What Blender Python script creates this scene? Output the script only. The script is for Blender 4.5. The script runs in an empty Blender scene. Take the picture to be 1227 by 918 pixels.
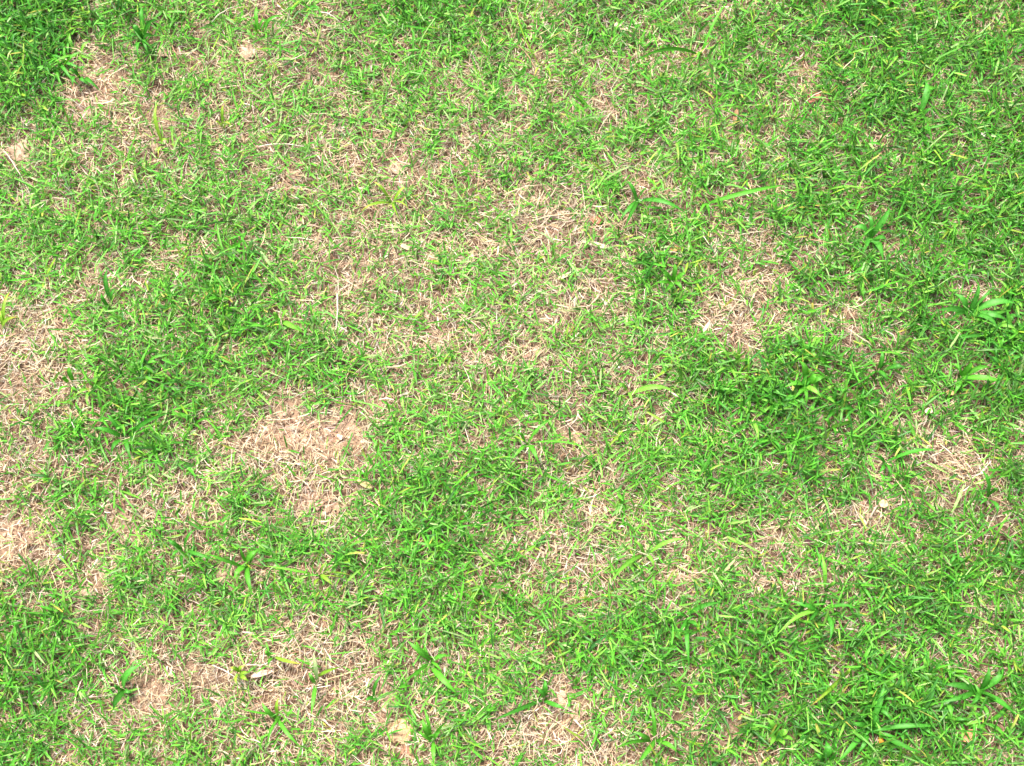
import bpy, math, random
import numpy as np
from mathutils import Vector

# ------------------------------------------------------------------ camera, sky, sun, exposure
S = bpy.context.scene
COL = S.collection
TILT = math.radians(18.0)
CAM_H = 1.55
CAM_Y = -CAM_H * math.tan(TILT)
TANH = 0.399                                   # tan of half the horizontal field of view
cam_d = bpy.data.cameras.new('camera')
cam = bpy.data.objects.new('camera', cam_d)
COL.objects.link(cam)
cam.location = (0, CAM_Y, CAM_H)
cam.rotation_euler = (TILT, 0, 0)
cam_d.sensor_width = 36.0
cam_d.lens = 18.0 / TANH
cam_d.clip_start = 0.01
cam_d.clip_end = 2000
S.camera = cam

SUN_EL, SUN_AZ = math.radians(62), math.radians(-35)
w = bpy.data.worlds.new('World'); S.world = w; w.use_nodes = True
nt = w.node_tree; nt.nodes.clear()
sky = nt.nodes.new('ShaderNodeTexSky'); sky.sky_type = 'NISHITA'; sky.sun_disc = False
sky.sun_elevation = SUN_EL; sky.sun_rotation = SUN_AZ
sky.air_density = 1.0; sky.dust_density = 9.0; sky.ozone_density = 0.6
bg = nt.nodes.new('ShaderNodeBackground'); bg.inputs['Strength'].default_value = 0.062
wo = nt.nodes.new('ShaderNodeOutputWorld')
nt.links.new(sky.outputs[0], bg.inputs[0]); nt.links.new(bg.outputs[0], wo.inputs[0])

sl = bpy.data.lights.new('sun', 'SUN'); sl.energy = 1.5; sl.angle = math.radians(12); sl.color = (1.0, 0.955, 0.87)
so = bpy.data.objects.new('sun', sl); COL.objects.link(so)
# direction towards the sun, same as the sky's
sd = Vector((math.sin(SUN_AZ) * math.cos(SUN_EL), math.cos(SUN_AZ) * math.cos(SUN_EL), math.sin(SUN_EL)))
so.rotation_euler = sd.to_track_quat('Z', 'Y').to_euler()
so.location = sd * 5

S.view_settings.view_transform = 'Standard'
S.view_settings.look = 'None'
S.view_settings.gamma = 1.0
S.view_settings.exposure = 2.2
S.view_settings.use_curve_mapping = False
S.render.film_transparent = False
S.render.engine = 'CYCLES'
S.cycles.max_bounces = 6
S.cycles.transparent_max_bounces = 4

rng = np.random.default_rng(11)
random.seed(5)

# ------------------------------------------------------------------ pixel <-> lawn
ct, st = math.cos(TILT), math.sin(TILT)
def at(px, py, z=0.0):
    """point at height z that photo pixel (px, py) looks at"""
    x = (np.asarray(px, float) - 613.5) / 613.5 * TANH
    y = -(np.asarray(py, float) - 459.0) / 613.5 * TANH
    dy = y * ct + st; dz = y * st - ct
    k = (z - CAM_H) / dz
    return x * k, CAM_Y + dy * k
def pix(X, Y):
    """photo pixel of a lawn point at height 0"""
    dy = Y - CAM_Y; dz = -CAM_H
    yc = dy * ct + dz * st
    zc = -dy * st + dz * ct
    return X / -zc / TANH * 613.5 + 613.5, 459.0 - yc / -zc / TANH * 613.5
MM = 0.00106                                     # metres per photo pixel at the middle of the lawn

# ------------------------------------------------------------------ noise
class Noise:
    def __init__(self, seed, n=256):
        self.g = np.random.default_rng(seed).random((n, n)); self.n = n
    def __call__(self, x, y, s):
        u, v = np.asarray(x) / s + 37.3, np.asarray(y) / s + 91.7
        i, j = np.floor(u).astype(int), np.floor(v).astype(int)
        f, h = u - i, v - j
        f = f * f * (3 - 2 * f); h = h * h * (3 - 2 * h)
        g, n = self.g, self.n
        a, b = g[i % n, j % n], g[(i + 1) % n, j % n]
        c, d = g[i % n, (j + 1) % n], g[(i + 1) % n, (j + 1) % n]
        return (a * (1 - f) + b * f) * (1 - h) + (c * (1 - f) + d * f) * h - 0.5
N1, N2, N3, N4, N5 = (Noise(s) for s in (1, 2, 3, 4, 5))

# how much living grass stands in each 51-pixel cell of the lawn (0 bare .. 9 closed)
GRID = """
9 9 7 9 6 5 6 4 6 8 8 7 6 6 5 7 6 6 6 8 9 8 7 7
8 5 4 7 5 4 5 4 5 6 7 6 6 6 6 6 6 6 4 6 8 8 7 6
8 5 2 4 5 5 6 5 5 5 6 6 6 6 5 6 6 7 5 7 8 7 6 7
4 6 4 3 5 5 5 4 4 3 4 6 5 6 6 6 6 5 6 7 7 7 6 7
4 6 6 5 6 5 5 5 5 4 5 5 4 4 6 6 6 5 6 7 7 7 7 7
6 7 7 6 6 7 6 4 5 4 5 4 3 3 4 6 7 5 5 6 8 6 6 7
6 6 5 4 6 8 6 4 4 4 4 4 3 4 4 7 6 4 5 6 7 6 7 7
3 4 5 6 7 8 7 6 5 5 4 5 5 3 4 6 4 2 4 3 5 7 8 8
2 4 5 6 7 7 7 7 4 4 4 5 4 5 6 6 7 5 8 6 5 7 8 8
2 4 7 7 6 5 4 4 4 5 6 6 6 6 6 6 7 8 9 8 6 4 5 7
3 5 7 7 6 4 1 1 4 6 7 7 6 4 5 6 7 8 8 7 6 4 2 5
3 5 4 3 3 6 3 2 5 7 8 7 6 5 4 6 7 7 8 7 5 5 2 5
1 4 4 5 4 6 7 4 7 8 8 6 3 4 5 6 6 4 4 5 3 6 6 6
3 5 4 6 6 7 7 7 7 8 7 6 4 3 6 4 6 4 4 6 6 6 7 6
6 7 6 6 6 6 7 5 5 6 7 6 5 7 7 7 7 7 8 7 7 6 5 5
7 7 5 4 3 3 3 2 2 4 5 5 6 7 7 7 6 8 8 8 7 7 6 6
6 6 3 2 4 5 3 2 2 4 6 5 5 3 3 6 5 6 8 8 8 8 8 7
6 7 5 4 6 4 4 4 4 3 6 4 3 2 3 5 6 4 6 7 8 8 7 6
"""
GRID = np.array([[float(c) for c in r.split()] for r in GRID.strip().splitlines()]) / 9.0
# ellipses in photo pixels: (x, y, rx, ry, strength)
SOIL = [(125,118,38,24,.9),(95,88,26,16,.6),(298,65,14,9,.9),(24,181,17,12,.8),(360,522,42,26,1),(405,520,26,20,1),(340,500,22,16,1),
        (390,604,26,14,1),(16,640,34,24,1),(148,612,22,16,1),(125,690,10,14,.9),(99,711,9,7,.8),(170,840,30,18,.9),(480,877,13,10,1),
        (466,841,11,20,.9),(483,197,22,14,.8),(352,207,14,9,.6),(645,420,14,10,.7),(690,525,16,12,.8),(1160,880,16,11,.7),(974,114,14,14,.7),
        (881,142,9,14,.7),(714,262,16,10,.6),(682,846,22,22,.9),(235,608,20,14,.5),(265,692,11,9,.7),(245,805,20,14,.6),(185,900,14,10,.7),
        (870,885,20,16,.7),(800,845,14,24,.6),(1145,60,16,10,.4),(1040,600,14,9,.5),(20,470,18,12,.6),(440,480,18,12,.5),(940,95,16,8,.4),
        (205,140,30,14,.5),(1010,380,16,10,.3),(560,880,12,12,.4)]
STRAW = [(372,308,16,14,.8),(470,325,30,16,.7),(650,245,38,22,.9),(660,280,40,16,.7),(690,365,36,16,.8),(590,305,22,14,.7),(450,405,26,20,.8),(880,385,36,24,1),
         (900,345,26,20,.7),(1022,392,24,20,1),(30,400,40,30,.8),(20,440,34,30,.9),(60,500,40,20,.5),(330,545,40,30,.8),(390,585,24,30,.8),(40,560,40,30,.8),
         (1130,530,36,40,.9),(1140,570,26,26,.8),(1040,610,30,12,.8),(640,630,32,22,.8),(690,665,34,24,.7),(815,690,22,24,.7),(930,660,24,30,.8),
         (940,690,40,22,.5),(370,785,34,30,.9),(415,800,34,36,1),(390,835,40,26,1),(260,800,34,18,.8),(300,835,40,14,.6),(640,880,48,24,1),(690,890,30,20,.9),
         (590,885,24,16,.6),(560,795,26,12,.6),(720,120,20,14,.8),(745,148,18,12,.6),(410,190,30,16,.6),(490,205,24,14,.9),(560,90,22,16,.5),(1000,615,26,12,.6),
         (205,325,18,10,.7),(110,110,50,30,.4),(350,75,14,22,.5),(420,30,24,16,.4),(850,195,22,10,.5),(885,285,26,16,.7),(1180,740,20,14,.5),(1170,790,16,12,.4),
         (640,425,30,18,.5),(180,600,50,22,.8),(560,190,16,20,.4),(570,440,24,14,.4),(720,590,22,14,.5),(510,380,30,16,.6),(20,660,44,26,.8),(1210,720,20,16,.5)]
LUSH_FALLOFF = [(1150,420,230,520,.55),(1020,860,340,150,.55),(20,720,90,260,.3),(35,40,75,55,.75),(30,110,50,40,.5),(172,45,22,40,1),(98,95,16,14,.6),(295,345,55,50,.6),(165,490,65,48,.7),(950,470,95,60,.9),(1195,395,50,60,1),(1045,285,30,40,.8),  # broad ellipses also darken blades, imitating light falloff at right and corners
        (1040,25,70,40,.6),(1080,845,140,70,.8),(960,770,120,60,.6),(40,800,70,70,.6),(545,620,80,70,.5),(790,330,40,40,.6),(1140,700,110,60,.5),(820,760,60,60,.4),
        (280,670,70,40,.4),(1150,150,80,90,.4),(350,690,60,30,.3),(520,15,60,30,.4),(100,580,40,30,.4),(900,30,50,40,.3),(610,700,50,40,.3),(480,860,40,50,.4),(900,170,50,50,.3)]
# dried-out stretch of the lawn: thinner, paler grass and more straw; blade colour also carries the bright central haze
PALE = [(470,250,250,150,1),(300,110,200,80,.8),(690,300,170,110,.9),(620,460,230,110,.6),(60,430,90,130,.7),(330,560,150,90,.7),(680,640,120,60,.6),(330,820,200,70,.7),
        (650,880,110,40,.7),(1120,550,60,70,.6),(930,380,130,50,.6),(930,660,110,50,.5)]
def ell(L, px, py, soft=0.55):
    out = np.zeros_like(px)
    for (x, y, a, b, s) in L:
        r = np.sqrt(((px - x) / a) ** 2 + ((py - y) / b) ** 2)
        out = np.maximum(out, s * np.clip((1 + soft - r) / (2 * soft), 0, 1))
    return out
CLEAR = []
def clear(px, py):
    out = np.ones_like(px)
    for (ax, ay, bx, by, w_) in CLEAR:
        k = (px > min(ax, bx) - w_) & (px < max(ax, bx) + w_) & (py > min(ay, by) - w_) & (py < max(ay, by) + w_)
        if not k.any(): continue
        x, y = px[k], py[k]; dx, dy = bx - ax, by - ay
        t = np.clip(((x - ax) * dx + (y - ay) * dy) / (dx * dx + dy * dy), 0, 1)
        d = np.hypot(x - ax - t * dx, y - ay - t * dy)
        out[k] = np.minimum(out[k], np.where(d < w_, 0.42, 1))
    return out
def fields(X, Y):
    px, py = pix(X, Y)
    wx = px + 26 * N1(X, Y, 0.035) + 14 * N2(X, Y, 0.013)
    wy = py + 26 * N2(X + 5, Y, 0.035) + 14 * N1(X, Y + 5, 0.013)
    u = np.clip((wx - 25.5) / 51.1, 0, 22.999); v = np.clip((wy - 25.5) / 51.0, 0, 16.999)
    i, j = v.astype(int), u.astype(int); a, b = v - i, u - j
    g = (GRID[i, j] * (1 - a) + GRID[i + 1, j] * a) * (1 - b) + (GRID[i, j + 1] * (1 - a) + GRID[i + 1, j + 1] * a) * b
    out = np.clip(np.maximum(np.maximum(-wx, wx - 1227), np.maximum(-wy, wy - 918)) / 120, 0, 1)
    g = g * (1 - out) + out * (0.62 + 0.7 * N3(X, Y, 0.16) + 0.4 * N4(X, Y, 0.06))
    soil, straw, lush = ell(SOIL, wx, wy), ell(STRAW, wx, wy), ell(LUSH_FALLOFF, wx, wy)
    pale = ell(PALE, wx, wy, 0.8)
    g = 0.13 + 0.82 * g + 0.40 * N4(X, Y, 0.022) + 0.50 * N5(X, Y, 0.009) 
    g = g * (1 - 0.93 * soil) * (1 - 0.66 * straw) * (1 - 0.13 * pale)
    lush = lush - 0.35 * pale * (1 - lush)
    if len(CLEAR): g = g * clear(px, py)
    return np.clip(g, 0, 1), soil, straw, lush
def height(X, Y):
    return 0.010 * N1(X, Y, 0.16) + 0.006 * N2(X, Y, 0.05) + 0.0028 * N3(X, Y, 0.014) + 0.0016 * N4(X, Y, 0.006)

# ------------------------------------------------------------------ materials
def mat(name):
    m = bpy.data.materials.new(name); m.use_nodes = True
    n = m.node_tree; n.nodes.clear()
    return m, n, n.nodes.new('ShaderNodeOutputMaterial')
def plant_mat(name, rough, spec, trans, vary=0.25, scale=300.0, tmul=(1.2, 1.15, 0.6), bump=0.0):
    m, n, o = mat(name)
    A = n.nodes.new('ShaderNodeAttribute'); A.attribute_name = 'Col'
    tc = n.nodes.new('ShaderNodeTexCoord')
    nz = n.nodes.new('ShaderNodeTexNoise'); nz.inputs['Scale'].default_value = scale; nz.inputs['Detail'].default_value = 3
    n.links.new(tc.outputs['Object'], nz.inputs['Vector'])
    mr = n.nodes.new('ShaderNodeMapRange'); mr.inputs[1].default_value = 0.3; mr.inputs[2].default_value = 0.7
    mr.inputs[3].default_value = 1 - vary; mr.inputs[4].default_value = 1 + vary
    n.links.new(nz.outputs[0], mr.inputs[0])
    mx = n.nodes.new('ShaderNodeVectorMath'); mx.operation = 'MULTIPLY'
    n.links.new(A.outputs['Color'], mx.inputs[0]); n.links.new(mr.outputs[0], mx.inputs[1])
    p = n.nodes.new('ShaderNodeBsdfPrincipled')
    p.inputs['Roughness'].default_value = rough
    p.inputs['Specular IOR Level'].default_value = spec
    n.links.new(mx.outputs[0], p.inputs['Base Color'])
    if bump:
        b = n.nodes.new('ShaderNodeBump'); b.inputs['Strength'].default_value = bump; b.inputs['Distance'].default_value = 0.002
        n.links.new(nz.outputs[0], b.inputs['Height']); n.links.new(b.outputs[0], p.inputs['Normal'])
    if trans:
        t = n.nodes.new('ShaderNodeBsdfTranslucent')
        tm = n.nodes.new('ShaderNodeVectorMath'); tm.operation = 'MULTIPLY'; tm.inputs[1].default_value = tmul
        n.links.new(mx.outputs[0], tm.inputs[0]); n.links.new(tm.outputs[0], t.inputs['Color'])
        ms = n.nodes.new('ShaderNodeMixShader'); ms.inputs[0].default_value = trans
        n.links.new(p.outputs[0], ms.inputs[1]); n.links.new(t.outputs[0], ms.inputs[2])
        n.links.new(ms.outputs[0], o.inputs[0])
    else:
        n.links.new(p.outputs[0], o.inputs[0])
    return m
M_GRASS = plant_mat('living_grass', 0.46, 0.32, 0.26, 0.28, 260)
M_LEAF = plant_mat('weed_leaf', 0.48, 0.30, 0.28, 0.2, 420)
M_STRAW = plant_mat('dry_straw', 0.75, 0.25, 0.16, 0.20, 320, (1.0, 0.9, 0.75))
M_DRY = plant_mat('dry_leaf', 0.7, 0.25, 0.12, 0.22, 500, (1.0, 0.9, 0.75), 0.4)
M_CLOD = plant_mat('soil_lump', 0.95, 0.1, 0, 0.30, 420, (1, 1, 1), 0.9)
M_STONE = plant_mat('pale_chip', 0.6, 0.3, 0, 0.12, 300, (1, 1, 1), 0.3)

def soil_mat():
    m, n, o = mat('dry_soil')
    tc = n.nodes.new('ShaderNodeTexCoord')
    def noise(scale, detail=6, rough=0.65):
        z = n.nodes.new('ShaderNodeTexNoise'); z.inputs['Scale'].default_value = scale
        z.inputs['Detail'].default_value = detail; z.inputs['Roughness'].default_value = rough
        n.links.new(tc.outputs['Object'], z.inputs['Vector']); return z
    a, b, c = noise(9), noise(95), noise(420, 4)
    r = n.nodes.new('ShaderNodeValToRGB'); e = r.color_ramp.elements
    e[0].position = 0.28; e[0].color = (0.16, 0.10, 0.06, 1)
    e[1].position = 0.72; e[1].color = (0.47, 0.34, 0.24, 1)
    x = r.color_ramp.elements.new(0.5); x.color = (0.33, 0.225, 0.155, 1)
    ad = n.nodes.new('ShaderNodeMath'); ad.operation = 'MULTIPLY_ADD'; ad.inputs[1].default_value = 0.55
    n.links.new(b.outputs[0], ad.inputs[0])
    h = n.nodes.new('ShaderNodeMath'); h.operation = 'MULTIPLY'; h.inputs[1].default_value = 0.45
    n.links.new(c.outputs[0], h.inputs[0]); n.links.new(h.outputs[0], ad.inputs[2])
    n.links.new(ad.outputs[0], r.inputs[0])
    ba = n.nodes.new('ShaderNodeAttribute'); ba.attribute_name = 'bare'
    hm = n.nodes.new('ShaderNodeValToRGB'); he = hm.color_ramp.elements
    he[0].position = 0.3; he[0].color = (0.06, 0.038, 0.025, 1); he[1].position = 0.72; he[1].color = (0.28, 0.18, 0.12, 1)  # humus under turf, coloured extra dark to deepen the shade in the gaps
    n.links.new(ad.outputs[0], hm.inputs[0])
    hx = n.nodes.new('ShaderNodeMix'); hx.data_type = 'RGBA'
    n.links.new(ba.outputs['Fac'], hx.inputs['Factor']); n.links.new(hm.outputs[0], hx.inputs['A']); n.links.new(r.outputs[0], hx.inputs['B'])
    # far from the modelled turf the sheet carries grass cover too fine to tell apart
    at_ = n.nodes.new('ShaderNodeAttribute'); at_.attribute_name = 'turf'
    gz = noise(60, 8, 0.75)
    gr = n.nodes.new('ShaderNodeValToRGB'); ge = gr.color_ramp.elements
    ge[0].position = 0.35; ge[0].color = (0.03, 0.11, 0.012, 1); ge[1].position = 0.66; ge[1].color = (0.42, 0.31, 0.18, 1)
    k = gr.color_ramp.elements.new(0.54); k.color = (0.09, 0.24, 0.03, 1)
    n.links.new(gz.outputs[0], gr.inputs[0])
    mx = n.nodes.new('ShaderNodeMix'); mx.data_type = 'RGBA'
    n.links.new(at_.outputs['Fac'], mx.inputs['Factor'])
    n.links.new(hx.outputs['Result'], mx.inputs['A']); n.links.new(gr.outputs[0], mx.inputs['B'])
    p = n.nodes.new('ShaderNodeBsdfPrincipled'); p.inputs['Roughness'].default_value = 0.95
    p.inputs['Specular IOR Level'].default_value = 0.15
    n.links.new(mx.outputs['Result'], p.inputs['Base Color'])
    bp = n.nodes.new('ShaderNodeBump'); bp.inputs['Strength'].default_value = 0.9; bp.inputs['Distance'].default_value = 0.004
    n.links.new(ad.outputs[0], bp.inputs['Height']); n.links.new(bp.outputs[0], p.inputs['Normal'])
    n.links.new(p.outputs[0], o.inputs[0])
    return m

# ------------------------------------------------------------------ mesh helpers
def mesh_np(name, V, F4=None, F3=None, C=None, material=None, smooth=True):
    me = bpy.data.meshes.new(name)
    nq = 0 if F4 is None else len(F4); n3 = 0 if F3 is None else len(F3)
    me.vertices.add(len(V)); me.vertices.foreach_set('co', np.ascontiguousarray(V, np.float32).ravel())
    idx = np.concatenate([a.ravel() for a in (F4, F3) if a is not None]).astype(np.int32)
    me.loops.add(len(idx)); me.loops.foreach_set('vertex_index', idx)
    me.polygons.add(nq + n3)
    start = np.concatenate([np.arange(nq) * 4, nq * 4 + np.arange(n3) * 3]).astype(np.int32)
    me.polygons.foreach_set('loop_start', start)
    me.update(calc_edges=True)
    if smooth: me.polygons.foreach_set('use_smooth', np.ones(nq + n3, bool))
    if C is not None:
        a = me.color_attributes.new('Col', 'FLOAT_COLOR', 'POINT')
        cc = np.ones((len(V), 4), np.float32); cc[:, :3] = np.clip(C, 0, 1)
        a.data.foreach_set('color', cc.ravel())
    if material: me.materials.append(material)
    me.validate(); me.update()
    return me
def link(name, data, parent=None):
    o = bpy.data.objects.new(name, data); COL.objects.link(o)
    if parent: o.parent = parent
    return o
def tag(o, label=None, cat=None, group=None, kind=None):
    if label: o['label'] = label
    if cat: o['category'] = cat
    if group: o['group'] = group
    if kind: o['kind'] = kind
    return o

def ribbons(root, az, e0, drop, L, W, roll, c0, c1, rows, prof, bend=None, fold=0.14, across=3, floor=True):
    """many blades at once: root (n,3), azimuth, start elevation, how far the elevation falls to the tip, length, width, roll about the
    blade, colour at root and tip (n,3); prof (n,rows) width share at each row"""
    n = len(az); t = np.linspace(0, 1, rows)
    if bend is None: bend = np.zeros(n)
    P = np.zeros((n, rows, 3)); P[:, 0] = root
    T = np.zeros((n, rows, 3))
    for k in range(rows):
        el = e0 - drop * t[k]; a = az + bend * t[k]
        T[:, k] = np.stack([np.cos(el) * np.cos(a), np.cos(el) * np.sin(a), np.sin(el)], 1)
        if k:
            m = (T[:, k] + T[:, k - 1]) * 0.5
            P[:, k] = P[:, k - 1] + m * (L / (rows - 1))[:, None]
    if floor:
        gz = height(P[..., 0], P[..., 1]) + 0.0012
        P[..., 2] = np.where(P[..., 2] < gz, gz + 0.0006 * rng.random(gz.shape), P[..., 2])
    side = np.stack([-T[..., 1], T[..., 0], np.zeros_like(T[..., 0])], -1)
    side /= np.linalg.norm(side, axis=-1, keepdims=True) + 1e-9
    up = np.cross(T, side)
    r = roll[:, None, None]
    sv = side * np.cos(r) + up * np.sin(r); nv = np.cross(T, sv)
    wv = sv * (0.5 * W[:, None] * prof)[..., None]
    fo = nv * (fold * W[:, None] * prof)[..., None]
    if across == 3:
        V = np.stack([P - wv + fo, P - fo * 0.2, P + wv + fo], 2)
    else:
        V = np.stack([P - wv, P + wv], 2)
    C = c0[:, None, :] * (1 - t[None, :, None]) + c1[:, None, :] * t[None, :, None]
    C = np.repeat(C[:, :, None, :], across, 2)
    if across == 3: C[:, :, 1] = C[:, :, 1] * 1.18 + 0.01
    base = (np.arange(n) * rows * across)[:, None]
    q = []
    for k in range(rows - 1):
        for s in range(across - 1):
            i = k * across + s
            q.append([i, i + 1, i + across + 1, i + across])
    F = (base[:, :, None] + np.array(q)[None]).reshape(-1, 4)
    return V.reshape(-1, 3), F, C.reshape(-1, 3)
def pick(pal, n, p=None, jit=0.14):
    pal = np.array(pal); k = rng.choice(len(pal), n, p=p)
    return pal[k] * (1 + jit * rng.standard_normal((n, 1))) * (1 + 0.05 * rng.standard_normal((n, 3)))

GREEN = [(0.082, 0.335, 0.022), (0.056, 0.275, 0.018), (0.042, 0.200, 0.016), (0.150, 0.380, 0.045), (0.200, 0.350, 0.030), (0.030, 0.145, 0.022), (0.220, 0.370, 0.130)]
GP = [.26, .26, .16, .15, .03, .07, .07]
DEEP = [(0.031, 0.180, 0.011), (0.019, 0.120, 0.012), (0.044, 0.230, 0.013), (0.070, 0.280, 0.018), (0.030, 0.160, 0.020)]
DRYC = [(0.54, 0.44, 0.30), (0.60, 0.515, 0.41), (0.45, 0.34, 0.24), (0.25, 0.165, 0.115), (0.47, 0.43, 0.38), (0.70, 0.64, 0.54), (0.40, 0.25, 0.17), (0.15, 0.10, 0.07)]
DP = [.27, .22, .17, .10, .07, .06, .06, .05]

# ------------------------------------------------------------------ ground: one sheet, fine where the turf is seen
def axis(lo, hi, step):
    c = list(np.arange(lo, hi + step / 2, step)); s = step; a = [c[0]]; b = [c[-1]]
    while b[-1] < 400: s *= 1.35; b.append(b[-1] + s)
    s = step
    while a[-1] > -400: s *= 1.35; a.append(a[-1] - s)
    return np.array(a[:0:-1] + c + b[1:])
gx, gy = axis(-0.80, 0.80, 0.0050), axis(-0.66, 0.72, 0.0050)
XX, YY = np.meshgrid(gx, gy)
GV = np.stack([XX, YY, height(XX, YY)], -1).reshape(-1, 3)
nx, ny = len(gx), len(gy)
ii = (np.arange(ny - 1)[:, None] * nx + np.arange(nx - 1)[None]).reshape(-1)
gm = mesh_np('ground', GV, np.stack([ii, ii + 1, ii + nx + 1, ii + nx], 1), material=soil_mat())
ta = gm.attributes.new('turf', 'FLOAT', 'POINT')
dist = np.maximum(np.abs(GV[:, 0]) - 1.15, np.abs(GV[:, 1]) - 1.05)
ta.data.foreach_set('value', np.clip(dist / 0.25, 0, 1).astype(np.float32))
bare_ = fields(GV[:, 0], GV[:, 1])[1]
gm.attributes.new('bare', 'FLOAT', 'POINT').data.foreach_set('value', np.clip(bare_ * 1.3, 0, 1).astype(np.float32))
tag(link('ground', gm), 'dry pinkish brown soil showing bare between the grass and straw', 'soil', kind='structure')

CORE = (-0.80, 0.80, -0.66, 0.74)
RING = (-1.40, 1.40, -1.25, 1.35)
def points(n_per_m2, ring=False):
    x0, x1, y0, y1 = RING if ring else CORE
    n = int(n_per_m2 * (x1 - x0) * (y1 - y0))
    X, Y = rng.uniform(x0, x1, n), rng.uniform(y0, y1, n)
    if ring:
        k = (X < CORE[0]) | (X > CORE[1]) | (Y < CORE[2]) | (Y > CORE[3]); X, Y = X[k], Y[k]
    return X, Y

# ------------------------------------------------------------------ straw thatch
def straw(ring):
    X, Y = points(36000 if ring else 125000, ring)
    g, so_, stw, lu = fields(X, Y)
    keep = rng.random(len(X)) < np.clip(0.80 + 0.25 * stw - 0.55 * so_ - 0.15 * lu - 0.36 * np.clip(g - 0.25, 0, 1), 0.06, 1); X, Y = X[keep], Y[keep]; stw = stw[keep]; g = g[keep]
    n = len(X); big = rng.random(n)
    L = np.where(big < 0.10, rng.uniform(0.024, 0.040, n), rng.uniform(0.006, 0.021, n)) * (1.25 if ring else 1)
    W = np.where(big > 0.93, rng.uniform(0.0013, 0.0021, n), rng.uniform(0.0005, 0.00108, n)) * (1.7 if ring else 1)
    z = height(X, Y) + 0.001 + rng.random(n) ** 1.2 * (0.0105 + 0.004 * stw - 0.004 * np.clip(lu[keep], 0, 1))
    # straw lies in loose swirls
    az = rng.uniform(0, 2 * np.pi, n) * 0.55 + 9 * N2(X, Y, 0.05) + rng.integers(0, 2, n) * np.pi
    e0 = rng.normal(0.10, 0.24, n); dr = rng.normal(0.22, 0.35, n)
    c = pick(DRYC, n, DP) * np.array([0.95, 0.94, 0.90]); c *= (1 + 0.35 * N3(X, Y, 0.03))[:, None]
    prof = np.tile(np.array([0.8, 1, 0.4]), (n, 1))
    return ribbons(np.stack([X, Y, z], 1), az, e0, dr, L, W, rng.normal(0, 0.6, n), c, c * rng.uniform(0.85, 1.2, (n, 1)),
                   3, prof, rng.normal(0, 0.6, n), across=2)
V, F, C = straw(False)
tag(link('straw_thatch', mesh_np('straw_thatch', V, F, C=C, material=M_STRAW)), 'tangled dead straw coloured grass lying over the soil', 'straw', kind='stuff')

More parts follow.
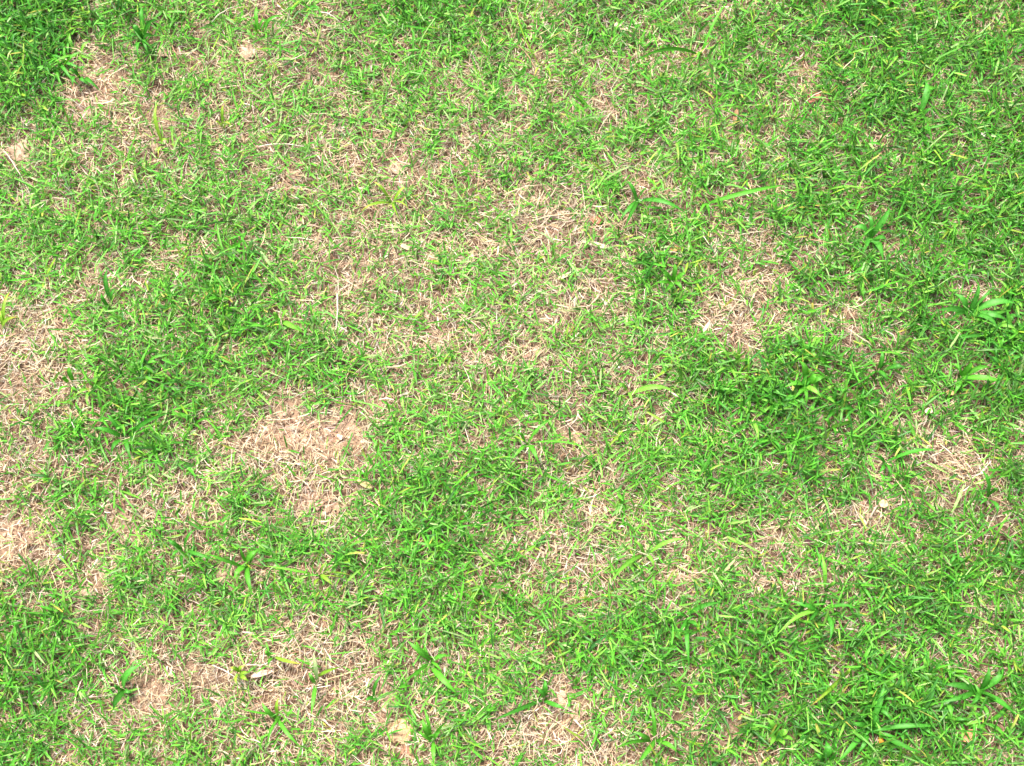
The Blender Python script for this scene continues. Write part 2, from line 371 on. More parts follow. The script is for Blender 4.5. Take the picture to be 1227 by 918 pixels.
# ------------------------------------------------------------------ where the single weeds stand (photo pixels of root and leaf tips)
W_ = [
 ('grass_weed', 'dense dark green tuft of many broad leaves above the bare soil with two clods', (172,52), [(160,30,7),(175,18,6,'light'),(186,44,6),(166,68,7),(178,66,6),(190,24,6),(156,46,6),(184,60,5),(170,8,6)], 'deep'),
 ('grass_weed', 'small dark rosette of short leaves alone on the bare soil below a clod', (97,94), [(82,86),(88,104,5),(105,82,5),(121,110,6),(108,103,6),(94,79,5)], 'deep'),
 ('grass_weed', 'single tall upright yellow green blade beside two small pinkish clods', (196,177), [(190,122,5),(203,168,4),(190,190,4)], 'yellow'),
 ('grass_weed', 'short upright yellow tipped blade rising from pale straw beside the tall upright one', (268,154), [(268,126,4),(258,148,4),(277,150,4)], 'yellow'),
 ('grass_weed', 'thin upright blade pair standing beside the large pale round clod', (311,42), [(308,8,5),(320,24,4),(302,28,4),(342,20,5)], 'green'),
 ('grass_weed', 'yellow green blade leaning out of the dense dark corner grass', (106,26), [(101,8,4),(112,16,4),(95,22,4)], 'yellow'),
 ('grass_weed', 'weed with two very long thin arching leaves spread wide over green turf', (840,64), [(757,76,5),(872,2,4),(850,52,4),(834,76,4)], 'green'),
 ('grass_weed', 'weed with long dark leaves lying beside the reddish crumb and straw patch', (765,240), [(741,266,6),(822,256,6),(750,216,6),(776,226,5),(748,275,6)], 'deep'),
 ('grass_weed', 'broad upright bluish blade with square tip in closed turf', (1103,140), [(1109,98,9),(1094,128,5),(1116,132,5)], 'blue'),
 ('grass_weed', 'weed with one long leaf slanting over turf between straw bits', (842,246), [(942,222,6),(832,236,5),(850,262,5),(836,258,5)], 'green'),
 ('grass_weed', 'thin leaved weed with one level leaf beside the broad bluish tuft', (985,228), [(1041,230,5),(974,216,4),(978,240,5)], 'light'),
 ('grass_weed', 'broad leaved bluish green tuft of short thick leaves next to a straw scrap', (1044,284), [(1066,250,8),(1020,274,8),(1058,314,8),(1034,304,7),(1062,288,7),(1040,258,6)], 'blue'),
 ('grass_weed', 'upright dark blade pair standing in light turf far from any straw', (133,368), [(129,322,6),(140,346,5),(122,352,5)], 'deep'),
 ('grass_weed', 'tall thin blade with yellow edge rising above the wide straw patch', (4,396), [(12,350,5),(22,380,5),(2,372,4)], 'yellow'),
 ('grass_weed', 'upright two bladed sprout between the straw patch and the dark clump', (86,462), [(83,440,6),(70,474,6),(94,470,5),(76,452,5)], 'green'),
 ('grass_weed', 'dark sprawling tuft with one long pale edged leaf in the dark clump', (148,524), [(206,494,6),(112,513,6),(158,554,6),(134,544,6),(128,496,5),(166,512,5)], 'deep'),
 ('grass_weed', 'broad light leaf pair slanting out of fine bright turf', (338,386), [(366,400,7),(328,374,6),(346,372,5)], 'light'),
 ('grass_weed', 'weed with a long thin stem leaf trailing across dry stubble', (632,532), [(660,504,4),(708,538,4),(614,550,5),(646,556,6),(620,518,4)], 'green'),
 ('grass_weed', 'weed with one level light leaf above the soil spot', (752,471), [(806,467,6),(740,460,4),(758,486,4)], 'light'),
 ('grass_weed', 'large blue green tuft of wide arching leaves at the lush edge', (1160,376), [(1142,352,9),(1172,338,8),(1218,364,10),(1122,372,8),(1188,346,5),(1206,384,8),(1136,386,5),(1196,396,6)], 'blue'),
 ('grass_weed', 'broad leaved plant with one upright pointed leaf in the dark lush clump', (964,462), [(957,432,9),(940,464,7),(984,476,7,'light'),(976,448,8),(950,480,7),(988,452,7),(966,486,6)], 'green'),
 ('grass_weed', 'weed with a long arching bowed leaf next to the broad leaved plant', (1053,443), [(997,476,7,'blue'),(1084,440,6),(1056,420,6),(1040,452,5),(1064,458,5)], 'deep'),
 ('grass_weed', 'pale broad leaf resting on dark lush turf', (994,512), [(1024,506,7,'light'),(986,502,5),(1000,524,5)], 'green'),
 ('grass_weed', 'weed with one long dark straight leaf pointing into the straw hollow', (1060,554), [(1124,540,6),(1046,546,5),(1052,568,5),(1068,572,5)], 'deep'),
 ('grass_weed', 'thick tuft of broad leaves beside the straw hollow and the blue green tuft', (1150,452), [(1138,436,7),(1164,434,7),(1200,458,8),(1142,474,7),(1170,472,7),(1186,440,6)], 'green'),
 ('grass_weed', 'upright leaf cluster standing at the edge of the straw hollow', (1182,596), [(1174,562,6),(1194,618,5),(1172,606,5),(1192,584,5)], 'deep'),
 ('grass_weed', 'five leaved star shaped weed with long level leaf beside the straw and pebbly soil', (220,658), [(262,672,5),(201,647,5),(221,684,5),(234,634,6),(206,668,5)], 'deep'),
 ('grass_weed', 'sprawling weed with broad drooping leaf in the turf below the bare hollow', (294,676), [(280,694,7),(310,658,7),(303,714,6),(248,664,5),(318,682,5),(288,656,5)], 'green'),
 ('grass_weed', 'creeping weed whose long yellow stem leaf arcs over the turf', (384,690), [(314,678,4,'light'),(400,702,5),(422,690,5),(376,704,4),(392,674,4)], 'yellow'),
 ('grass_weed', 'weed with one very broad long blue leaf beside the crumbly soil', (148,826), [(170,796,10),(136,850,9),(160,830,5),(138,820,5)], 'blue'),
 ('grass_weed', 'three armed thin weed standing in straw next to the pale dry leaf', (378,818), [(376,782,5,'pale'),(373,858,5),(409,799,4,'yellow'),(370,806,5)], 'green'),
 ('grass_weed', 'forked weed with bent leaves on straw, one leaf browned at the tip', (332,860), [(283,847,4),(362,897,5),(321,894,4),(334,836,4,'yellow'),(314,842,5)], 'green'),
 ('grass_weed', 'small yellow leaved sprout touching the pale dry leaf', (326,788), [(362,796,5),(318,780,5,'green'),(322,798,4,'green')], 'yellow'),
 ('grass_weed', 'yellowish bushy sprout between the pale dry leaf and reddish soil', (288,808), [(276,800,5),(298,816,5),(284,820,4),(294,798,5),(300,806,4)], 'yellow'),
 ('grass_weed', 'thin dark stem bent over straw above the pinkish soil spot', (446,836), [(458,808,4),(438,840,4),(452,842,4)], 'deep'),
 ('grass_weed', 'three armed dark weed standing beside the heap of soil crumbs', (652,838), [(590,864,5),(653,814,6),(678,850,6),(640,822,5)], 'deep'),
 ('grass_weed', 'star shaped weed with long stiff leaves near the crumb heap', (784,888), [(778,842,5),(738,896,6),(812,902,6),(764,914,6),(806,876,5),(760,876,5)], 'green'),
 ('grass_weed', 'weed with two long slanting leaves beside a white dry stalk', (773,664), [(731,698,6),(822,646,5),(760,648,5),(784,680,5)], 'light'),
 ('grass_weed', 'spreading weed with broad light leaves above the pinkish soil spot', (516,794), [(488,768,7),(484,818,5),(548,832,7),(530,806,5),(508,772,5),(540,786,5)], 'green'),
 ('grass_weed', 'narrow tuft of upright leaves beside the smooth orange clod', (517,886), [(506,862,6),(520,918,5),(536,864,5),(500,876,5),(528,876,6),(508,848,4)], 'green'),
 ('grass_weed', 'large dark star shaped weed with six long leaves in the lush turf', (1043,873), [(1060,812,6),(1128,871,6),(1106,903,7),(1000,918,6),(1026,905,6),(1076,884,5),(1020,866,5)], 'deep'),
 ('grass_weed', 'large deep green weed with broad leaves fanned both ways by an orange leaf', (1174,828), [(1126,820,9),(1124,842,6),(1216,856,9),(1202,800,8),(1184,798,6),(1194,840,6),(1162,846,6)], 'deep'),
 ('grass_weed', 'weed with one very long bluish leaf over turf beside a dry thatch patch', (1146,664), [(1230,617,6),(1134,654,5),(1156,680,5),(1138,676,5)], 'blue'),
 ('grass_weed', 'sprawling weed with long overlapping leaves beside the thin white level stalk', (982,732), [(929,763,6,'light'),(946,720,6),(993,770,6),(1032,732,5),(966,748,5),(990,708,5)], 'deep'),
 ('grass_weed', 'curved yellow green leaf bowing over lush turf', (1010,812), [(970,847,5),(1018,800,4),(1002,804,4)], 'yellow'),
 ('grass_weed', 'upright broad blade standing by the yellow green bushy leaves', (988,914), [(990,888,9),(976,902,6),(1002,900,6)], 'deep'),
 ('grass_weed', 'bushy light green leaves crowded together in lush turf', (930,880), [(918,860,7),(944,874,8),(922,894,7),(940,894,7),(930,862,6),(952,888,6)], 'light'),
 ('grass_weed', 'tall thin upright stem leaf beside dry thatch and purple scrap', (990,706), [(984,664,5),(1000,696,4),(982,700,4)], 'light'),
 ('grass_weed', 'dark weed with narrow hanging leaves next to pale straw bits', (822,742), [(826,800,5),(812,760,5),(866,722,6),(806,734,5),(836,752,5)], 'deep'),
 ('grass_weed', 'thin yellow stem rising through straw next to a brown stalk', (648,82), [(618,4,3),(660,98,4),(640,92,4)], 'yellow'),
 ('grass_weed', 'bright tuft of wide short leaves beside pale chip and white stalk', (806,338), [(790,322,6),(822,328,6),(796,352,6),(818,350,6),(808,316,6),(784,340,5)], 'green'),
 ('grass_weed', 'yellowish weed with thin crossed leaves over straw above the cream bit', (470,242), [(448,218,4),(486,224,4),(432,253,4),(478,262,4),(490,250,4)], 'yellow'),
]
CLEAR += [(b_[0], b_[1], l_[0], l_[1], 7.0) for (_n, _l, b_, ls_, _t) in W_ for l_ in ls_]

# ------------------------------------------------------------------ living turf
def turf(ring):
    X, Y = points(24000 if ring else 34000, ring)
    g, so_, stw, lu = fields(X, Y)
    cov = np.clip(g, 0, 0.85)
    want = -np.log(1 - cov) * 11600
    keep = rng.random(len(X)) < want / (24000 if ring else 34000) * (0.6 if ring else 1)
    X, Y, g, lu = X[keep], Y[keep], g[keep], lu[keep]
    ns = len(X); nb = rng.integers(2, 7, ns)
    sid = np.repeat(np.arange(ns), nb); n = len(sid)
    k = np.concatenate([np.arange(b) for b in nb])
    saz = rng.uniform(0, 2 * np.pi, ns)
    az = saz[sid] + k * 2.4 + rng.normal(0, 0.5, n)
    size = (0.76 + 0.34 * rng.random(ns) + 0.22 * lu)[sid]
    L = size * rng.gamma(7, 0.0026, n) * (1.25 if ring else 1)
    L = np.clip(L, 0.007, 0.05)
    W = size * np.clip(rng.normal(0.0019, 0.0006, n), 0.0009, 0.0042) * (1.35 if ring else 1)
    rx = X[sid] + rng.normal(0, 0.0028, n); ry = Y[sid] + rng.normal(0, 0.0028, n)
    z = height(rx, ry) + 0.004 + rng.random(n) * 0.010 * (0.6 + g[sid])
    e0 = np.clip(rng.normal(0.52, 0.32, n) + 0.16 * np.clip(lu, 0, 1)[sid], 0.03, 1.3); dr = rng.normal(0.32, 0.34, n)
    dk = np.clip(lu * 0.8 + 0.10 + 0.25 * N4(X, Y, 0.05), 0, 1)[sid]  # deep greens follow lush growth plus the falloff painted into the blades
    lt = np.clip(-lu * 0.9, 0, 1)[sid]
    c = np.where((rng.random(n) < dk)[:, None], pick(DEEP, n), pick(GREEN, n, GP))
    c = np.where((rng.random(n) < lt)[:, None], pick([(0.115, 0.39, 0.045), (0.15, 0.40, 0.075), (0.085, 0.36, 0.026), (0.20, 0.40, 0.11)], n), c)
    c *= (1 + 0.14 * rng.standard_normal(ns))[sid][:, None]
    c1 = c * rng.uniform(0.85, 1.25, (n, 1))
    ylw = rng.random(n) < 0.025                       # some tips have yellowed
    c1 = np.where(ylw[:, None], np.array([0.42, 0.38, 0.07]) * rng.uniform(0.7, 1.1, (n, 1)), c1)
    c0 = c * 0.85 + np.array([0.06, 0.07, 0.015]) * rng.random((n, 1))
    prof = np.where((rng.random(n) < 0.28)[:, None], np.array([0.6, 1.0, 0.95, 0.62]), np.array([0.6, 1.0, 0.78, 0.07]))
    a = ribbons(np.stack([rx, ry, z], 1), az, e0, dr, L, W, rng.normal(0, 0.45, n), c0, c1, 4, prof, rng.normal(0, 0.16, n))
    # short narrow seedling blades among the straw
    X, Y = points(8000 if ring else 34000, ring); g, so_, stw, lu = fields(X, Y)
    keep = rng.random(len(X)) < np.clip(0.18 + 0.8 * g, 0, 0.7) * (1 - 0.8 * so_) * (1 - 0.3 * stw); X, Y = X[keep], Y[keep]; n = len(X)
    c = pick(GREEN + [(0.17, 0.37, 0.06), (0.24, 0.37, 0.12), (0.12, 0.36, 0.04)], n, None, 0.2)
    b = ribbons(np.stack([X, Y, height(X, Y) + 0.002 + 0.010 * rng.random(n)], 1), rng.uniform(0, 6.283, n), np.clip(rng.normal(.5, .3, n), 0, 1.3),
                rng.normal(.4, .4, n), rng.uniform(.006, .019, n), rng.uniform(.0008, .0018, n), rng.normal(0, .5, n), c, c * 1.1, 4,
                np.tile(np.array([.7, 1, .8, .1]), (n, 1)), rng.normal(0, .3, n), across=2)
    return np.concatenate([a[0], b[0]]), np.concatenate([a[1], b[1] + len(a[0])]), np.concatenate([a[2], b[2]])
V, F, C = turf(False)
tag(link('grass', mesh_np('grass', V, F, C=C, material=M_GRASS)), 'short mown green grass of the patchy lawn', 'grass', kind='stuff')
V, F, C = turf(True); V2, F2, C2 = straw(True)
tag(link('surrounding_grass', mesh_np('surrounding_grass', np.concatenate([V, V2]), np.concatenate([F, F2 + len(V)]), C=np.concatenate([C, C2]), material=M_GRASS)),
    'more patchy green and straw coloured lawn around the plot', 'grass', kind='stuff')

# ------------------------------------------------------------------ loose soil crumbs on the bare patches
def ico(sub):
    import bmesh
    bm = bmesh.new(); bmesh.ops.create_icosphere(bm, subdivisions=sub, radius=1)
    v = np.array([x.co[:] for x in bm.verts]); f = np.array([[q.index for q in p.verts] for p in bm.faces]); bm.free()
    return v, f
I1, F1_ = ico(1); I2, F2_ = ico(2); I3, F3_ = ico(3)
X, Y = points(70000)
_, so_, stw, _ = fields(X, Y)
keep = rng.random(len(X)) < 0.5 * np.clip(so_ * 1.2 - 0.1, 0, 1) + 0.012; X, Y = X[keep], Y[keep]; n = len(X)
r = rng.gamma(4, 0.00040, n)
disp = 1 + 0.28 * rng.standard_normal((n, len(I1), 1))
V = I1[None] * disp * r[:, None, None] * np.array([1, 1, 0.75]) + np.stack([X, Y, height(X, Y) + r * 0.4], 1)[:, None]
F = (np.arange(n)[:, None, None] * len(I1) + F1_[None]).reshape(-1, 3)
C = np.repeat(pick([(0.45, 0.31, 0.22), (0.51, 0.37, 0.265), (0.32, 0.20, 0.135), (0.55, 0.42, 0.31), (0.18, 0.11, 0.075)], n)[:, None], len(I1), 1).reshape(-1, 3)
tag(link('soil_crumbs', mesh_np('soil_crumbs', V.reshape(-1, 3), None, F, C, M_CLOD)), 'fine loose crumbs of dry soil on the bare patches', 'soil', kind='stuff')

# ------------------------------------------------------------------ single weeds and broad tufts
PAL = {'green': (0.066, 0.280, 0.016), 'deep': (0.036, 0.200, 0.012), 'blue': (0.046, 0.225, 0.020), 'light': (0.125, 0.350, 0.032),
       'yellow': (0.170, 0.340, 0.022), 'pale': (0.250, 0.370, 0.150)}
def leaf_mesh(p0, p1, width, arch, col, tip=None, rows=8, kink=0.0, wpeak=0.35):
    """a folded, tapering grass leaf from p0 to p1 (relative to the plant), arched upwards"""
    p0, p1 = np.array(p0), np.array(p1); d = p1 - p0; ln = np.linalg.norm(d[:2]) + 1e-6
    sd = np.array([-d[1], d[0], 0]) / ln
    V, C, F = [], [], []
    roll = random.gauss(0, 0.5); c = np.array(col)
    t_ = np.linspace(0, 1, rows)
    for k, t in enumerate(t_):
        p = p0 + d * t + np.array([0, 0, 1]) * arch * 4 * t * (1 - t) + sd * kink * ln * math.sin(math.pi * t)
        wv = width * 0.5 * (min(1, 0.55 + 0.45 * t / wpeak) if t < wpeak else max(0.04, 1 - ((t - wpeak) / (1 - wpeak)) ** 1.7))
        rl = roll + 0.3 * (t - .5)
        s = sd * math.cos(rl) + np.array([0, 0, 1]) * math.sin(rl); u = np.array([0, 0, 1]) * math.cos(rl) - sd * math.sin(rl)
        V += [p - s * wv + u * wv * 0.32, p, p + s * wv + u * wv * 0.32]
        cc = c * (0.92 + 0.16 * t)
        if tip is not None and t > 0.6: cc = cc * (1 - (t - .6) / .4) + np.array(tip) * (t - .6) / .4
        j = random.uniform(0.94, 1.06)
        C += [cc * j, cc * 1.35 + 0.012, cc * random.uniform(0.94, 1.06)]
    for k in range(rows - 1):
        for s in (0, 1):
            i = k * 3 + s; F.append([i, i + 1, i + 4, i + 3])
    return mesh_np('leaf', np.array(V), np.array(F), C=np.array(C), material=M_LEAF)
def weed(name, label, cat, base, leaves, tint='green', w=6.0, group=None, high=1.0):
    """base pixel, leaves = tip pixels (x, y[, width px[, tint]])"""
    bx, by = at(base[0], base[1], 0.006); bz = float(height(bx, by))
    root = link(name, None); root.empty_display_size = 0.02
    root.location = (bx, by, bz)
    for lf in leaves:
        tz = random.uniform(0.016, 0.028) * high
        tx, ty = at(lf[0], lf[1], bz + tz)
        ww = (lf[2] if len(lf) > 2 else w) * MM * random.uniform(0.9, 1.1)
        tn = lf[3] if len(lf) > 3 else tint
        col = np.array(PAL[tn]) * random.uniform(0.85, 1.15)
        ln = math.hypot(tx - bx, ty - by)
        tip = (0.40, 0.30, 0.06) if tn == 'yellow' and random.random() < 0.6 else None
        off = np.array([random.gauss(0, 0.0015), random.gauss(0, 0.0015), 0.002])
        me = leaf_mesh(off, (tx - bx, ty - by, tz), ww, (0.011 + 0.09 * ln) * high, col, tip, kink=random.gauss(0, 0.05))
        link('leaf', me, root)
    # short sheath the leaves come out of
    h = 0.008; ang = np.linspace(0, 2 * np.pi, 6, endpoint=False)
    V = np.concatenate([np.stack([np.cos(ang) * r_, np.sin(ang) * r_, np.full(6, z_)], 1) for r_, z_ in ((.0020, -.004), (.0022, .003), (.0011, h))])
    F = np.array([[k * 6 + i, k * 6 + (i + 1) % 6, k * 6 + 6 + (i + 1) % 6, k * 6 + 6 + i] for k in range(2) for i in range(6)])
    link('sheath', mesh_np('sheath', V, F, C=np.tile(np.array([0.16, 0.30, 0.07]), (18, 1)), material=M_LEAF), root)
    return tag(root, label, cat, group)

for name, label, base, leaves, tint in W_:
    weed(name, label, 'weed', base, leaves, tint)
# look-alike broad tufts that only their place tells apart, patch by patch
TUFTS = [('tuft in the dense dark corner grass', 'tufts in the dark corner grass', 'deep', (45,48,75,52), 11),
         ('tuft crowded into the dark lush clump around the broad leaved plant', 'tufts in the dark lush clump', 'deep', (940,480,95,58), 14),
         ('tuft in the lush growth around the two large dark weeds', 'tufts in the lush growth', 'deep', (1085,845,125,60), 18),
         ('tuft around the large blue green tuft of wide leaves', 'tufts round the blue green tuft', 'blue', (1195,410,36,60), 9),
         ('tuft in the dark clump around the dark sprawling tuft', 'tufts in the sprawling clump', 'green', (165,490,75,56), 8)]
for label, group, tint, (x, y, a, b), cnt in TUFTS:
    for i in range(cnt):
        tn = random.choice([tint, tint, 'green', 'light']); nl = random.randint(4, 7)
        an, rr = random.uniform(0, 6.283), math.sqrt(random.random())
        bx, by = x + a * rr * math.cos(an), y + b * rr * math.sin(an)
        lv = []
        a0 = random.uniform(0, 6.283)
        for k in range(nl):
            ln = random.uniform(16, 38); aa = a0 + k * 6.283 / nl + random.gauss(0, .35)
            lv.append((bx + ln * math.cos(aa), by + ln * math.sin(aa) * .9 - 3, random.uniform(3.2, 5.2)))
        word = {'deep': 'deep green', 'blue': 'bluish green', 'green': 'mid green', 'light': 'light green'}[tn]
        weed('grass_tuft', '%s bladed %s %s' % (('four', 'five', 'six', 'seven')[nl - 4], word, label), 'grass tuft', (bx, by), lv, tn, group=group, high=0.72)

# ------------------------------------------------------------------ dry stalks
def stalk(label, a, b, col, wpx=1.5, arch=0.006, kink=0.04):
    ax, ay = at(a[0], a[1], 0.012); bx, by = at(b[0], b[1], 0.012)
    mx_, my_ = (ax + bx) / 2, (ay + by) / 2; z0 = float(height(mx_, my_)) + 0.010
    p0, p1 = np.array([ax - mx_, ay - my_, 0]), np.array([bx - mx_, by - my_, random.uniform(-.003, .003)])
    d = p1 - p0; ln = np.linalg.norm(d); sd = np.array([-d[1], d[0], 0]) / ln
    rows = 8; V = []; C = []; r = wpx * MM / 2
    for k in range(rows):
        t = k / (rows - 1)
        p = p0 + d * t + sd * kink * ln * math.sin(math.pi * t) + np.array([0, 0, arch * math.sin(math.pi * t)]) + sd * random.gauss(0, .0004)
        rr = r * (1 - 0.45 * t)
        for q in range(4):
            g = q * math.pi / 2 + .4
            V.append(p + sd * rr * math.cos(g) + np.array([0, 0, rr * math.sin(g)]))
            C.append(np.array(col) * random.uniform(.88, 1.12))
    F = [[k * 4 + q, k * 4 + (q + 1) % 4, k * 4 + 4 + (q + 1) % 4, k * 4 + 4 + q] for k in range(rows - 1) for q in range(4)] + [[3, 2, 1, 0], [28, 29, 30, 31]]
    o = link('dry_stalk', mesh_np('dry_stalk', np.array(V), np.array(F), C=np.array(C), material=M_STRAW)); o.location = (mx_, my_, z0)
    tag(o, label, 'dry stalk')
WH, TN, BR, PK = (0.70, 0.64, 0.54), (0.62, 0.50, 0.33), (0.40, 0.26, 0.16), (0.58, 0.38, 0.29)
for s in [
 ('pale straight stalk lying on bare soil beside the small dark rosette', (126,101), (168,77), TN, 2),
 ('long thin pale stalk bent downward beside a cracked soil clod', (3,178), (38,240), WH, 1.4),
 ('level white stalk lying over straw below the short yellow tipped blade', (310,175), (372,177), WH, 1.8),
 ('thin pale stalk slanting through green turf beside the dense dark tuft', (253,29), (283,10), WH, 1.6),
 ('short pale stalk in the straw beside thin upright blades', (380,15), (408,28), WH, 1.8),
 ('arched tan stalk curving over the large straw patch', (604,234), (656,222), TN, 1.7),
 ('level tan stalk running into the reddish crumb', (638,264), (706,257), TN, 1.7),
 ('brown bent stalk beside the thin yellow stem', (620,52), (648,99), BR, 1.8),
 ('white crossed stalk above the reddish brown leaf', (964,122), (993,107), WH, 1.5),
 ('long greyish stalk sloping towards the reddish brown leaf', (903,44), (944,89), TN, 1.7),
 ('short level white stalk beside the orange scrap in bright turf', (787,305), (822,305), WH, 1.4),
 ('short thick white stalk lying beside the round straw patch', (1059,393), (1078,410), WH, 2.4),
 ('long curved pale stalk pointing at the pale dry leaf', (253,796), (296,823), WH, 1.6),
 ('long straight pink stalk lying over the thick straw patch by the crumb heap', (656,858), (714,906), PK, 1.6),
 ('white stalk lying under the two long slanting leaves', (762,684), (793,668), WH, 1.8),
 ('short stiff white stalk on the grey thatch patch', (684,676), (709,694), WH, 1.8),
 ('thin white level stalk in lush turf below the sprawling weed', (999,755), (1031,756), WH, 1.4),
 ('tan stalk pair end beside a soil spot in left turf', (92,229), (107,211), TN, 1.4),
 ('short white stalk in closed green turf below the broad upright bluish blade', (1095,202), (1114,188), WH, 1.5),
 ('upright bleached greenish white blade lying flat in stubble', (403,350), (401,399), (0.58, 0.60, 0.48), 2.6),
 ('long tan stalk crossing the straw hollow under the dark straight leaf', (1068,566), (1096,616), TN, 1.5),
 ('brown stalk lying across the round straw patch with white chip edge', (912,362), (938,382), BR, 1.5),
]: stalk(*s)

# ------------------------------------------------------------------ dry leaves and chips
def dry_leaf(name, label, a, b, wpx, col, curl=0.35, cat='dry leaf', z=0.011, material=None):
    ax, ay = at(a[0], a[1], z); bx, by = at(b[0], b[1], z); mx_, my_ = (ax + bx) / 2, (ay + by) / 2
    d = np.array([bx - ax, by - ay, 0]); ln = np.linalg.norm(d); d /= ln; sd = np.array([-d[1], d[0], 0])
    rows, cols = 8, 5; V = []; C = []; th = 0.0005
    top = []
    for k in range(rows):
        t = k / (rows - 1); wv = wpx * MM / 2 * max(0.1, math.sin(math.pi * (0.10 + 0.86 * t)) ** 0.7) * random.uniform(.9, 1.08)
        for q in range(cols):
            s = q / 2 - 1
            top.append(d * ln * (t - .5) + sd * wv * s + np.array([0, 0, curl * wv * s * s + 0.0015 * math.sin(3 * t + 1) + random.gauss(0, .00012)]))
    V = top + [p - np.array([0, 0, th]) for p in top]
    m = rows * cols
    C = [np.array(col) * random.uniform(.85, 1.12) * (1.12 if (i % m) % cols == 2 else 1) for i in range(2 * m)]
    F = []
    for k in range(rows - 1):
        for q in range(cols - 1):
            i = k * cols + q; F.append([i, i + 1, i + cols + 1, i + cols]); F.append([m + i + cols, m + i + cols + 1, m + i + 1, m + i])
    ring = [q for q in range(cols)] + [k * cols + cols - 1 for k in range(1, rows)] + [m - 1 - q for q in range(1, cols)] + [k * cols for k in range(rows - 2, 0, -1)]
    for i in range(len(ring)):
        p, q = ring[i], ring[(i + 1) % len(ring)]; F.append([q, p, m + p, m + q])
    o = link(name, mesh_np(name, np.array(V), np.array(F), C=np.array(C), material=material or M_DRY)); o.location = (mx_, my_, float(height(mx_, my_)) + z)
    tag(o, label, cat)
CREAM, ORG, RED, YEL = (0.56, 0.46, 0.33), (0.55, 0.28, 0.11), (0.34, 0.14, 0.09), (0.62, 0.50, 0.22)
for d in [
 ('dry_leaf', 'pale pinkish cream pointed dry leaf lying on straw', (301,811), (328,803), 6, (0.62, 0.48, 0.38)),
 ('dry_leaf', 'long curled cream dry leaf below the reddish crumb', (698,288), (738,297), 6, CREAM),
 ('dry_leaf', 'short cream dry leaf on turf near the long arching leaves', (736,28), (759,38), 7, CREAM),
 ('dry_leaf', 'yellowish cream dry leaf below the long curled one', (668,335), (688,325), 5, (0.54, 0.50, 0.30)),
 ('dry_leaf', 'small square tan dry leaf at the end of the straw hollow', (1054,605), (1065,602), 10, (0.66, 0.50, 0.28)),
 ('dry_leaf', 'reddish brown dry leaf on the spot of straw and bare soil', (968,121), (984,111), 13, RED),
 ('dry_leaf', 'orange brown crumpled dry leaf under the large fanned weed', (1154,886), (1173,876), 12, (0.50, 0.25, 0.13)),
 ('dry_leaf', 'crumpled yellow tan dry leaf beside the bare hollow', (429,574), (446,585), 9, (0.52, 0.42, 0.20)),
 ('dry_leaf', 'small orange dry leaf scrap beside the short level white stalk', (804,300), (815,296), 8, ORG),
 ('dry_leaf', 'dark purple brown dry leaf scrap under a pale stalk', (964,648), (978,652), 8, (0.18, 0.09, 0.09)),
 ('dry_leaf', 'upright folded brown dry leaf among green blades', (883,132), (879,150), 6, (0.30, 0.17, 0.09)),
 ('dry_leaf', 'tiny bright orange dry leaf at the foot of the six leaved dark weed', (1055,883), (1059,893), 6, (0.62, 0.27, 0.04)),
 ('dry_leaf', 'small cream dry leaf at the rim of the straw hollow', (1108,494), (1119,491), 7, (0.68, 0.60, 0.38)),
 ('dry_leaf', 'small orange tan dry leaf between the straw hollow and the thick tuft', (1133,472), (1145,470), 7, (0.64, 0.40, 0.18)),
 ('dry_leaf', 'cream yellow dry leaf curled on straw above the long stubble', (480,293), (492,298), 6, (0.55, 0.46, 0.28)),
 ('dry_leaf', 'thin pinkish white dry leaf edge on the round straw patch', (840,404), (850,386), 4, (0.60, 0.48, 0.40)),
 ('dry_leaf', 'yellow dry leaf beside the bushy light green leaves', (884,862), (893,855), 5, (0.44, 0.38, 0.10)),
]: dry_leaf(*d)

# ------------------------------------------------------------------ clods, crumbs, chips of stone
def lump(name, label, cat, x, y, rpx, col, flat=0.30, group=None, material=None, sub=3, rough=0.42, sink=0.46, asp=1.0):
    r = rpx * MM; X, Y = at(x, y, 0.004); b, f = (I3, F3_) if sub == 3 else (I2, F2_)
    nz = Noise(int(x * 7 + y * 13)); q = b * np.array([1.0 * asp, 1 / asp, flat])
    dis = 1 + rough * 2.0 * nz(b[:, 0] + b[:, 2] * 1.7, b[:, 1] - b[:, 2], 0.9) + rough * 1.3 * nz(b[:, 0] * 1.1 + 9 + b[:, 2], b[:, 1] + b[:, 2], 0.33) + rough * .7 * nz(b[:, 0] + 19, b[:, 1] + b[:, 2], 0.14)
    an = random.uniform(0, 6.28); v = q * dis[:, None] * r
    v = np.stack([v[:, 0] * math.cos(an) - v[:, 1] * math.sin(an), v[:, 0] * math.sin(an) + v[:, 1] * math.cos(an), v[:, 2]], 1)
    c = np.array(col) * (1 + 0.5 * nz(b[:, 0] + 3, b[:, 1] + b[:, 2], 0.5))[:, None]
    o = link(name, mesh_np(name, v, None, f, c, material or M_CLOD, smooth=(sub == 3)))
    o.location = (X, Y, float(height(X, Y)) + r * flat * (1 - sink * 2) + 0.003)
    tag(o, label, cat, group)
SO, SP, SR = (0.41, 0.285, 0.20), (0.45, 0.32, 0.23), (0.33, 0.18, 0.12)
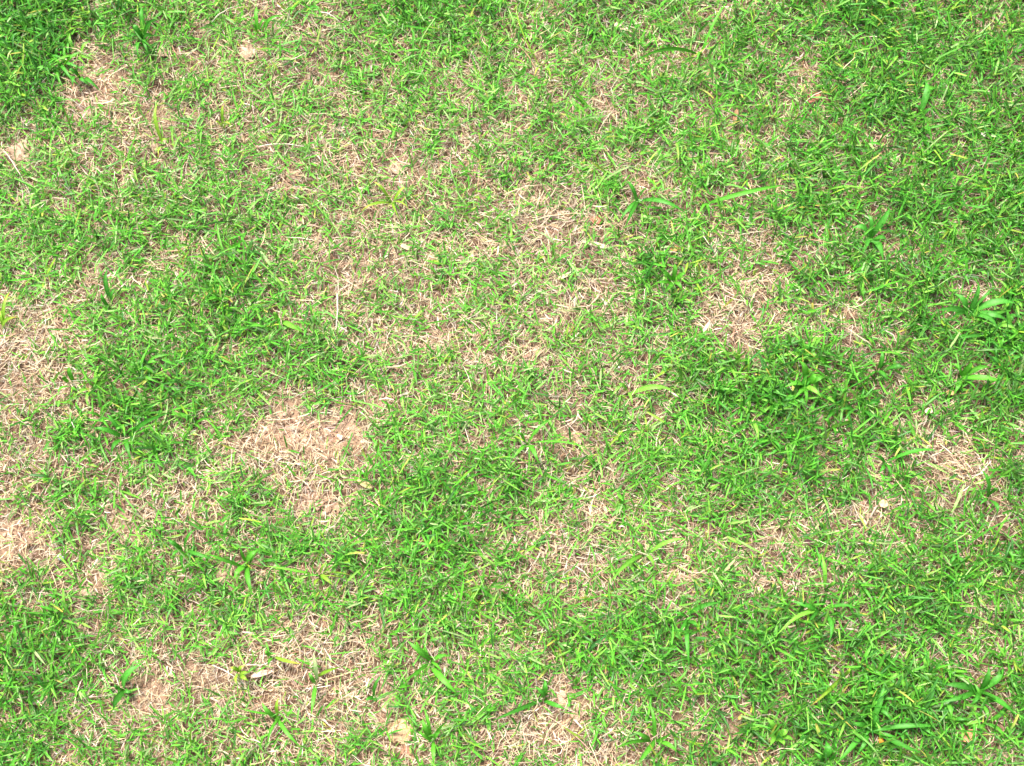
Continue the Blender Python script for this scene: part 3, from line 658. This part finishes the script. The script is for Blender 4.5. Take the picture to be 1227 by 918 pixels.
for c in [
 ('large pale round clod beside the thin upright blade pair', 298, 65, 13, SP), ('smooth orange clod below the pinkish soil spot', 480, 877, 12, (0.52, 0.34, 0.20)),
 ('small pinkish clod touching the tall upright yellow green blade', 185, 176, 8, SP), ('smaller pinkish clod just below another by the tall blade', 183, 192, 6, SP),
 ('brownish clod under the dense dark tuft', 197, 64, 7, SO), ('crumbly pale clod between dark corner grass and small dark rosette', 68, 74, 11, SP),
 ('cracked pale clod at the bare spot by the long thin stalk', 22, 181, 12, SP), ('lumpy pale clod on the straw above the crossed yellowish leaves', 474, 202, 9, SP),
 ('flat tan clod in the middle of thin yellow turf', 352, 208, 10, SO), ('small round orange clod in bright turf', 676, 147, 6, (0.60, 0.40, 0.24)),
 ('pale orange clod beside the long arching leaves', 851, 89, 10, (0.58, 0.39, 0.25)), ('pinkish clod in dark turf below two soil spots', 99, 711, 8, SP),
 ('pale clod on the fine light turf below a pinkish clod', 91, 750, 8, SP), ('reddish clod just under the smooth orange clod', 489, 901, 8, SR),
 ('long pinkish clod above the smooth orange clod', 466, 843, 9, (0.56, 0.37, 0.28)), ('reddish crumb at the end of the level tan stalk', 716, 261, 7, (0.42, 0.18, 0.12)),
  ('pinkish clod beside the spreading weed in dark turf', 265, 691, 8, SO), ('rounded clod above the thin curving stem leaf', 645, 421, 7, SP),
 ('rounded clod beside the trailing thin stem leaf', 690, 525, 9, SO)]:
    lump('soil_clod', c[0], 'soil clod', c[1], c[2], c[3], c[4])
for (x, y) in [(500,345),(552,398),(480,402),(505,432),(622,448),(655,490),(540,560),(655,578),(515,592),(580,505),(598,535),(470,365),(530,450),(560,470)]:
    lump('soil_crumb', 'knobbly soil crumb in the heap beside the three armed dark weed', 'soil crumb', 600 + x / 6.652, 780 + y / 6.652, random.uniform(2.6, 4.6), random.choice([SO, SP]), .7, 'crumbs of the soil heap', sub=2)
for i in range(16):
    an, rr = random.uniform(0, 6.28), math.sqrt(random.random())
    lump('soil_crumb', 'rounded pale soil crumb on the pebbly bare spot below the bare hollow', 'soil crumb', 392 + 22 * rr * math.cos(an), 605 + 12 * rr * math.sin(an), random.uniform(2.4, 4.4), random.choice([SP, SP, SO]), .75, 'crumbs of the pebbly spot', sub=2)
for i in range(12):
    an, rr = random.uniform(0, 6.28), math.sqrt(random.random())
    lump('soil_crumb', 'rounded pinkish soil crumb on the bare spot beside the five leaved star weed', 'soil crumb', 148 + 16 * rr * math.cos(an), 612 + 12 * rr * math.sin(an), random.uniform(2.2, 3.8), random.choice([SP, SO]), .75, 'crumbs by the star weed', sub=2)
for nm, lb, x, y, r, c in [('stone_chip', 'tiny white stone chip in turf below the bare hollow', 298, 592, 3.4, (0.62, 0.62, 0.60)),
                           ('stone_chip', 'tiny bluish white stone chip below the bare pinkish patch', 72, 668, 3.4, (0.70, 0.75, 0.82)),
                           ('stone_chip', 'white stone chip in closed turf above the short white stalk', 1177, 164, 4.2, (0.64, 0.61, 0.56)),
                           ('stone_chip', 'tiny bluish white stone chip on straw beside a pale stalk', 850, 204, 3.0, (0.74, 0.77, 0.80))]:
    lump(nm, lb, 'stone chip', x, y, r, c, .6, None, M_STONE, 2, sink=-0.3)
